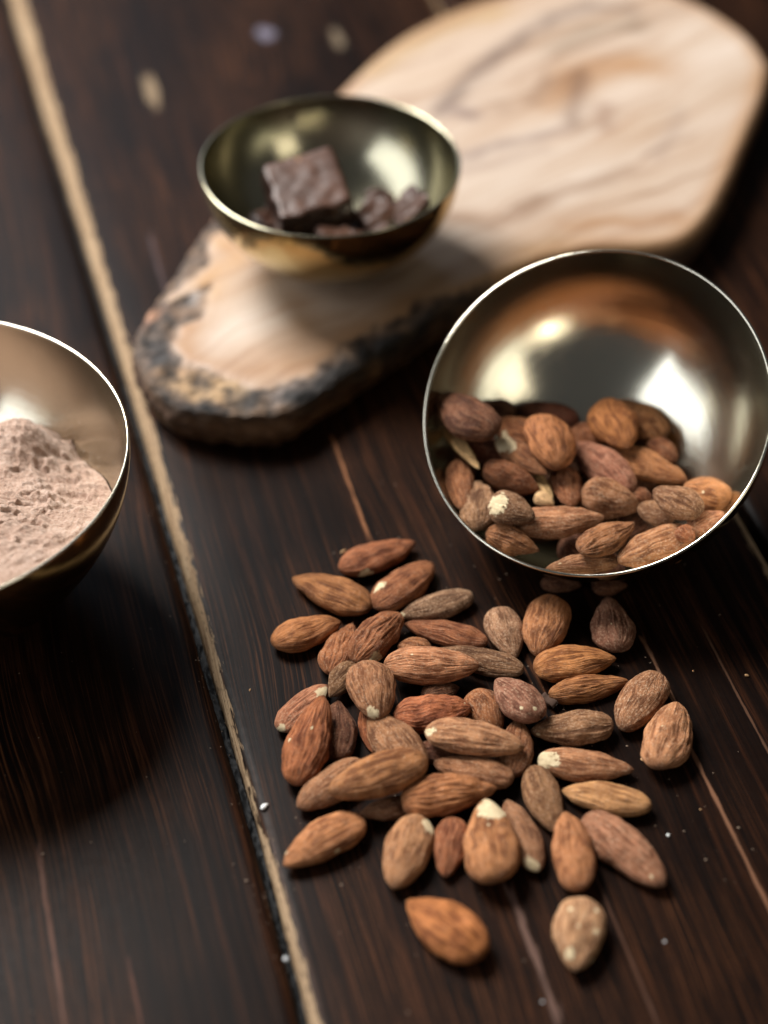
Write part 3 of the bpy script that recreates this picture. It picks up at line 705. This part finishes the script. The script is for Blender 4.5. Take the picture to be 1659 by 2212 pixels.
    ('table', 'pu', (64.1, 358.9, 3.0), (0.699, -0.012, 0.012, 0.715), (20.3, 11.5, 7.4), 1.4, [(-0.34, 0.13, 0.97, 0.05)],
     'small purplish wrinkled almond standing alone under the bowl at the right'),
    ('table', 'tn', (69.4, 330.1, 3.0), (-0.496, -0.013, -0.008, 0.868), (22.1, 11.4, 7.3), 1.2, [],
     'dusty tan almond with its tip down left, outer right side of the heap'),
    ('table', 'lt', (75.4, 317.3, 3.9), (0.810, -0.009, 0.013, 0.586), (23.5, 12.4, 7.9), 1.5, [(-0.03, 0.32, 0.94, 0.05)],
     'plump light grooved almond farthest right in the heap, with a white fleck'),
    ('table', 'pu', (35.8, 327.5, 7.0), (0.427, -0.017, 0.008, 0.904), (17.3, 11.1, 7.1), 0.8, [(-0.55, 0.54, 0.73, 0.08), (-0.80, 0.07, 0.66, 0.09)],
     'dark purplish grey almond with a ragged pale lower end, right of the heap centre'),
    ('table', 'or', (14.9, 257.8, 3.5), (0.346, -0.052, -0.092, 0.932), (23.5, 12.5, 8.0), 0.4, [],
     'smooth orange almond lying alone below the heap'),
    ('table', 'wh', (46.7, 255.8, 3.7), (0.632, 0.013, 0.011, -0.774), (19.9, 11.8, 7.5), 0.8, [(-0.43, -0.41, 0.85, 0.10), (0.02, 0.68, 0.68, 0.10), (0.68, -0.27, 0.52, 0.13), (-0.54, 0.56, 0.70, 0.09), (0.00, -0.01, 0.98, 0.07), (0.65, 0.60, -0.01, 0.09), (-0.38, 0.92, 0.31, 0.07)],
     'pale salt-spotted almond lying alone at the lower right below the heap'),
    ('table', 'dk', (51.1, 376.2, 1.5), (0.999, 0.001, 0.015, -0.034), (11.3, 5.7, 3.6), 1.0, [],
     'shade-darkened almond mostly hidden under the rim of the tipped bowl, left one of two'),
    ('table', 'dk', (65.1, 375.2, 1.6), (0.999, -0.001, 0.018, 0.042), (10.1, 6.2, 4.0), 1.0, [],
     'shade-darkened almond mostly hidden under the rim of the tipped bowl, right one of two'),
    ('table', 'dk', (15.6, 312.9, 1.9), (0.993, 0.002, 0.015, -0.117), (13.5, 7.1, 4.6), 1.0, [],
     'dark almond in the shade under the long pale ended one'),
    ('bowl', 'dk', (23.8, 414.8, 32.4), (0.405, -0.035, -0.078, 0.910), (22.9, 12.9, 8.3), 0.9, [],
     'dark brown almond at the upper left of the bowl, tip touching the brass wall'),
    ('bowl', 'dk', (34.3, 428.9, 22.1), (0.268, -0.024, -0.087, 0.959), (10.7, 8.7, 5.6), 1.0, [],
     'dark blurred almond behind the others near the upper left of the bowl'),
    ('bowl', 'dr', (49.4, 428.1, 20.5), (0.211, -0.019, -0.089, 0.973), (19.4, 11.0, 7.1), 1.0, [],
     'dark red-brown almond at the back of the bowl, behind the upright orange-brown one'),
    ('bowl', 'rt', (39.4, 419.1, 22.7), (0.293, -0.027, -0.086, 0.952), (15.7, 10.7, 6.8), 1.0, [(0.18, 0.79, 0.45, 0.14)],
     'reddish almond with a small white chip, left of the upright orange-brown one in the bowl'),
    ('bowl', 'go', (48.8, 408.3, 27.6), (0.756, -0.123, 0.103, -0.634), (22.3, 14.5, 9.3), 0.8, [],
     'upright orange-brown almond with its tip down, middle of the bowl'),
    ('bowl', 'rg', (60.6, 418.5, 20.5), (0.932, 0.083, -0.031, -0.351), (11.1, 9.2, 5.9), 1.0, [],
     'small brown almond behind the upright orange-brown one, to its right'),
    ('bowl', 'or', (68.4, 418.1, 25.9), (0.784, 0.048, -0.038, -0.618), (21.6, 13.1, 8.4), 0.4, [],
     'bright orange almond standing at the back of the bowl'),
    ('bowl', 'gd', (77.0, 426.7, 20.5), (0.435, -0.036, -0.075, 0.897), (20.4, 11.7, 7.5), 0.4, [],
     'brown almond right behind the bright orange one in the bowl'),
    ('bowl', 'rg', (82.6, 412.4, 20.5), (0.894, 0.074, -0.037, -0.440), (10.9, 8.0, 5.1), 1.0, [],
     'small reddish almond at the back right of the bowl beside the bright brass reflection'),
    ('bowl', 'lo', (77.8, 405.8, 20.5), (0.960, 0.088, -0.024, -0.265), (24.0, 9.8, 6.2), 0.7, [],
     'long light orange almond pointing down right in the bowl'),
    ('bowl', 'pr', (64.1, 404.8, 21.0), (0.429, -0.197, -0.367, 0.801), (26.0, 10.9, 7.0), 1.1, [],
     'pinkish red almond slanting up left in the middle of the bowl'),
    ('bowl', 'dr', (30.1, 412.8, 20.5), (0.205, -0.019, -0.089, 0.975), (16.2, 8.7, 5.6), 1.0, [],
     'dark red almond with its tip to the left, upper left part of the bowl'),
    ('bowl', 'cr', (22.7, 409.5, 24.8), (0.854, 0.065, -0.039, -0.514), (20.5, 3.9, 2.5), 0.3, [],
     'cream coloured bare almond half against the left wall of the bowl'),
    ('bowl', 'rc', (40.2, 405.2, 24.8), (0.897, 0.075, -0.036, -0.433), (20.5, 7.7, 5.0), 0.6, [(-0.60, -0.26, 0.82, 0.36)],
     'broken almond with a bare cream end in the left half of the bowl'),
    ('bowl', 'cr', (45.6, 398.1, 20.5), (0.834, 0.060, -0.039, -0.546), (13.6, 4.0, 2.6), 0.3, [],
     'cream almond sliver below the broken almond in the bowl'),
    ('bowl', 'rg', (37.0, 399.1, 21.6), (0.794, 0.561, -0.135, -0.192), (17.7, 9.3, 6.0), 1.3, [],
     'plump brown almond with its tip right, left middle of the bowl'),
    ('bowl', 'rt', (22.0, 397.7, 20.5), (0.719, 0.033, -0.032, -0.694), (20.8, 7.8, 5.0), 1.0, [],
     'brown almond standing against the left wall of the bowl, lower left'),
    ('bowl', 'rg', (53.0, 396.6, 20.5), (0.734, 0.036, -0.034, -0.678), (16.5, 8.6, 5.5), 1.5, [],
     'small upright wrinkled almond at the centre of the bowl'),
    ('bowl', 'gb', (27.4, 389.4, 20.5), (0.691, -0.183, -0.179, 0.676), (19.4, 11.5, 7.3), 2.2, [],
     'hollow looking wrinkled dark almond at the lower left of the bowl'),
    ('bowl', 'gb', (36.2, 381.3, 25.9), (0.964, 0.088, -0.023, -0.248), (13.7, 10.0, 6.4), 1.2, [(-0.56, -0.27, 0.84, 0.34)],
     'brown almond with a large white patch on its left end, lower left of the bowl'),
    ('bowl', 'cr', (46.2, 391.1, 20.5), (0.902, 0.287, -0.098, -0.308), (6.7, 4.2, 2.7), 0.3, [],
     'small cream almond piece at the lower middle of the bowl'),
    ('bowl', 'tn', (65.0, 391.4, 20.5), (0.893, 0.419, -0.070, -0.148), (16.9, 11.1, 7.1), 1.2, [],
     'broad light brown almond with its tip right, lower middle of the bowl'),
    ('bowl', 'tn', (49.8, 382.2, 20.5), (0.995, 0.075, 0.004, 0.060), (26.0, 10.3, 6.6), 1.4, [],
     'long grooved light brown almond across the lower middle of the bowl'),
    ('bowl', 'rg', (74.5, 393.4, 20.5), (0.978, 0.089, -0.017, -0.190), (6.1, 4.9, 3.1), 1.0, [],
     'tiny visible brown almond in the dark gap at the right of the bowl centre'),
    ('bowl', 'gb', (77.7, 386.0, 20.5), (0.288, -0.026, -0.087, 0.953), (11.3, 7.6, 4.9), 1.0, [],
     'dark brown almond in the lower right part of the bowl below the ridged one'),
    ('bowl', 'gb', (82.7, 383.1, 27.6), (0.323, -0.029, -0.085, 0.942), (15.2, 10.1, 6.4), 1.4, [],
     'ridged brown almond with a dark crest in the right part of the bowl'),
    ('bowl', 'lo', (92.5, 391.6, 22.1), (0.212, -0.042, -0.190, 0.958), (14.0, 10.7, 6.9), 0.4, [(0.07, 0.15, 0.95, 0.07)],
     'light orange almond with a white fleck, right end of the nuts in the bowl'),
    ('bowl', 'tn', (91.2, 378.5, 23.8), (0.943, 0.034, 0.012, 0.331), (12.6, 7.9, 5.1), 1.0, [],
     'dusty brown almond cut off by the right part of the bowl rim'),
    ('bowl', 'rg', (84.1, 372.0, 25.4), (0.891, 0.074, -0.037, -0.447), (6.4, 5.5, 3.5), 1.0, [],
     'small reddish almond between the large dusty one and the right rim'),
    ('bowl', 'gd', (62.2, 373.0, 23.2), (0.953, 0.040, 0.013, 0.300), (19.6, 9.3, 6.0), 1.8, [],
     'wrinkled golden brown almond slanting up right in the lower part of the bowl'),
    ('bowl', 'tn', (76.0, 371.5, 20.5), (-0.239, 0.012, -0.050, 0.970), (24.0, 11.8, 7.5), 1.0, [],
     'largest dusty almond in the bowl, tip down left at the front rim'),
    ('bowl', 'gd', (36.2, 375.1, 19.4), (0.881, 0.415, -0.097, -0.206), (16.1, 7.8, 5.0), 2.0, [],
     'wrinkled orange-brown almond with its tip right at the lower left rim of the bowl'),
    ('bowl', 'tb', (55.2, 367.5, 18.3), (-0.074, 0.005, -0.073, 0.995), (20.2, 6.7, 4.3), 1.2, [(0.61, -0.09, 0.65, 0.08)],
     'flat brown almond along the front rim of the bowl'),
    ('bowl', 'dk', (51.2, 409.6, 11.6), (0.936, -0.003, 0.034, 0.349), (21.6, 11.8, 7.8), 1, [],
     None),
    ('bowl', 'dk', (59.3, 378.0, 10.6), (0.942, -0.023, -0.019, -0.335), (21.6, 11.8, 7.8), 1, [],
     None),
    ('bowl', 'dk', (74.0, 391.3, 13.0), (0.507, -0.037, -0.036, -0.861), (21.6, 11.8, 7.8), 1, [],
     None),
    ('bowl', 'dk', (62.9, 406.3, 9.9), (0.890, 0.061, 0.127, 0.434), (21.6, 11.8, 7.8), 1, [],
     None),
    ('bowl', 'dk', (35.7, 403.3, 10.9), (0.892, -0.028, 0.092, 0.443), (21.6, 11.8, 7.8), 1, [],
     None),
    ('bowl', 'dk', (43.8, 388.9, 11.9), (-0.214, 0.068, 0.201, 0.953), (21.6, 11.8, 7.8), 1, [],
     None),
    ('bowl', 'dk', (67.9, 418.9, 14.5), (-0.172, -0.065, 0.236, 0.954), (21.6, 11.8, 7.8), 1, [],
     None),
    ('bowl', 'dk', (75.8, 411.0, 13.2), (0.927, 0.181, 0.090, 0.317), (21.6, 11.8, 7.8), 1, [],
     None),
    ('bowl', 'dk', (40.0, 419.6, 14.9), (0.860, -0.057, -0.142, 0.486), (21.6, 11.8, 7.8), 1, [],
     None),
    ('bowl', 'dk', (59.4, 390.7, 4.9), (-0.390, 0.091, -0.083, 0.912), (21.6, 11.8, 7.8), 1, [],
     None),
]
for n, (where, tone, loc, q, dim, wr, chips_and_glint, label) in enumerate(ALMONDS):
    me = almond_mesh(*dim, wr, chips_and_glint, 100 + n)
    grp = 'almonds in the tipped bowl' if where == 'bowl' else 'almonds spilled on the table'
    if label is None: label, grp = 'shade-darkened almond buried under the upper nuts in the tipped bowl', 'almonds buried in the tipped bowl'  # buried nuts take the dark tone as painted shade in the gaps
    o = obj('almond', me, M_ALMOND, label=label, cat='almond', group=grp)
    o.location = [v * MM for v in loc]; o.rotation_mode = 'QUATERNION'; o.rotation_quaternion = q
    rg_ = np.random.default_rng(n); jt = rg_.uniform(.84, 1.14, 3)
    tc = TONES[tone]; kk = 0 if tone in ('cr', 'wh', 'ye', 'dk', 'dr') else .16
    o.color = (*[(tc[c] * (1 - kk) + kk * (.345, .145, .062)[c]) * (.90, .85, .84)[c] * jt[0] * (1 + (jt[c] - 1) * .25) for c in range(3)], tc[3])

# ------------------------------------------------------------------ crumbs
def speck_mat(name, col, rough=.5):
    t = NT(name); return t.set(Base__Color=col, Roughness=rough)
M_SALT = speck_mat('salt_white', (.42, .42, .42), .35); M_CRUMB = speck_mat('nut_crumb', (.45, .25, .11), .7); M_WHITE = speck_mat('white_crumb', (.85, .84, .80), .6)
def blob(r, seed, flat=.6):
    rg = np.random.default_rng(seed); V = []; nu, nv = 7, 10
    for i in range(nu):
        a = math.pi * i / (nu - 1)
        for j in range(nv):
            b = 2 * math.pi * j / nv; V.append((math.sin(a) * math.cos(b), math.sin(a) * math.sin(b), math.cos(a) * flat))
    V = np.array(V); V *= (r * (1 + .5 * noise(V * 1.7 + rg.uniform(0, 99, 3))))[:, None]
    return V, nu, nv
def crumb(px, py, r, mat, label, name='crumb', z0=0.0, stretch=(1, 1)):
    V, nu, nv = blob(r, int(px * 7 + py)); V[:, 0] *= stretch[0]; V[:, 1] *= stretch[1]
    me, _ = grid_mesh(name, V * MM, nu, nv, wrap_v=True); o = obj(name, me, mat, label=label, cat='crumb', group='crumbs on the table')
    p = unproject(px, py, z0); o.location = (p[0], p[1], z0 + r * .45 * MM); o.rotation_euler = (0, 0, px)
crumb(571, 1744, .95, M_WHITE, 'white crumb lying on the worn plank edge left of the almonds', stretch=(.8, 1.3))
crumb(1443, 1805, .45, M_WHITE, 'small white crumb on the dark plank right of the large pinkish almond')
crumb(1513, 1749, .25, M_CRUMB, 'tiny tan crumb on the plank upper right of the small white crumb')
crumb(540, 1491, .35, M_CRUMB, 'tan crumb on the dark plank beside the worn edge, left of the heap', stretch=(.7, 1.4))
crumb(1436, 2035, .4, M_SALT, 'clear salt grain near the lower right corner')
crumb(1386, 1642, .35, M_CRUMB, 'tan crumb between the long white ended almond and the farthest right almond', stretch=(.6, 1.6))
crumb(1613, 1460, .5, M_CRUMB, 'orange crumb on the plank at the right edge of the picture', stretch=(.7, 1.3))
crumb(1497, 1450, .25, M_CRUMB, 'tiny orange crumb right of the golden almond')
crumb(742, 1193, .7, M_CRUMB, 'brown crumb beside the topmost almond of the heap', stretch=(1.5, .7))
crumb(618, 2073, .7, M_SALT, 'glassy salt grain in the joint near the bottom edge', z0=-.0008)
crumb(1172, 2165, .35, M_SALT, 'salt grain on the plank near the bottom edge below the lone pale almond')
def dust_specks():
    rg = np.random.default_rng(77); Vs = []; Fs = []; base = 0
    for k in range(560):
        u = rg.uniform(215, 480); v = rg.uniform(-60, 200) if (k % 3 or k >= 420) else float(seam_left(u)) + rg.normal(-1.5, 2.2)
        r = .05 + .11 * rg.random() ** 3 + (.08 if k % 37 == 0 else 0)
        if k >= 420: u = rg.normal(312, 42); v = rg.normal(108, 34); r = .10 + .16 * rg.random() ** 2
        V, nu, nv = blob(r, k); V = V[::1]; V[:, 0] *= 1 + rg.random(); c = plank_pt(u, v, (.05 if abs(v - seam_left(u) + .9) > 1.2 else -1.2) - (.45 if v < seam_left(u) - 1.8 else 0)); V = V * MM + c
        Vs.append(V)
        for i in range(nu - 1):
            for j in range(nv): Fs.append([base + i * nv + j, base + (i + 1) * nv + j, base + (i + 1) * nv + (j + 1) % nv, base + i * nv + (j + 1) % nv])
        base += len(V)
    me = mesh('dust_specks', np.concatenate(Vs), Fs)
    obj('dust_specks', me, speck_mat('dust_tan', (.22, .15, .10), .6), label='fine dust and salt specks scattered on the dark planks', cat='dust', kind='stuff')
dust_specks()
# a flake of papery skin beside the cracked almond
fl = np.array([[(i / 8 - .5) * 4.2 * (1 - .3 * (j / 6)), (j / 6 - .5) * 5.0, 1.2 * math.sin(i / 8 * 3.1) + .5 * math.sin(j)] for i in range(9) for j in range(7)])
me, _ = grid_mesh('skin_flake', fl * MM, 9, 7)
fk = obj('skin_flake', me, speck_mat('skin_flake', (.06, .03, .018), .95), label='thin dark flake of almond skin at the left end of the cracked almond', cat='skin flake')
md = fk.modifiers.new('thickness', 'SOLIDIFY'); md.thickness = .0002
p = unproject(1188, 1512, .0015); fk.location = (p[0], p[1], .0012); fk.rotation_euler = (.2, .3, .9)
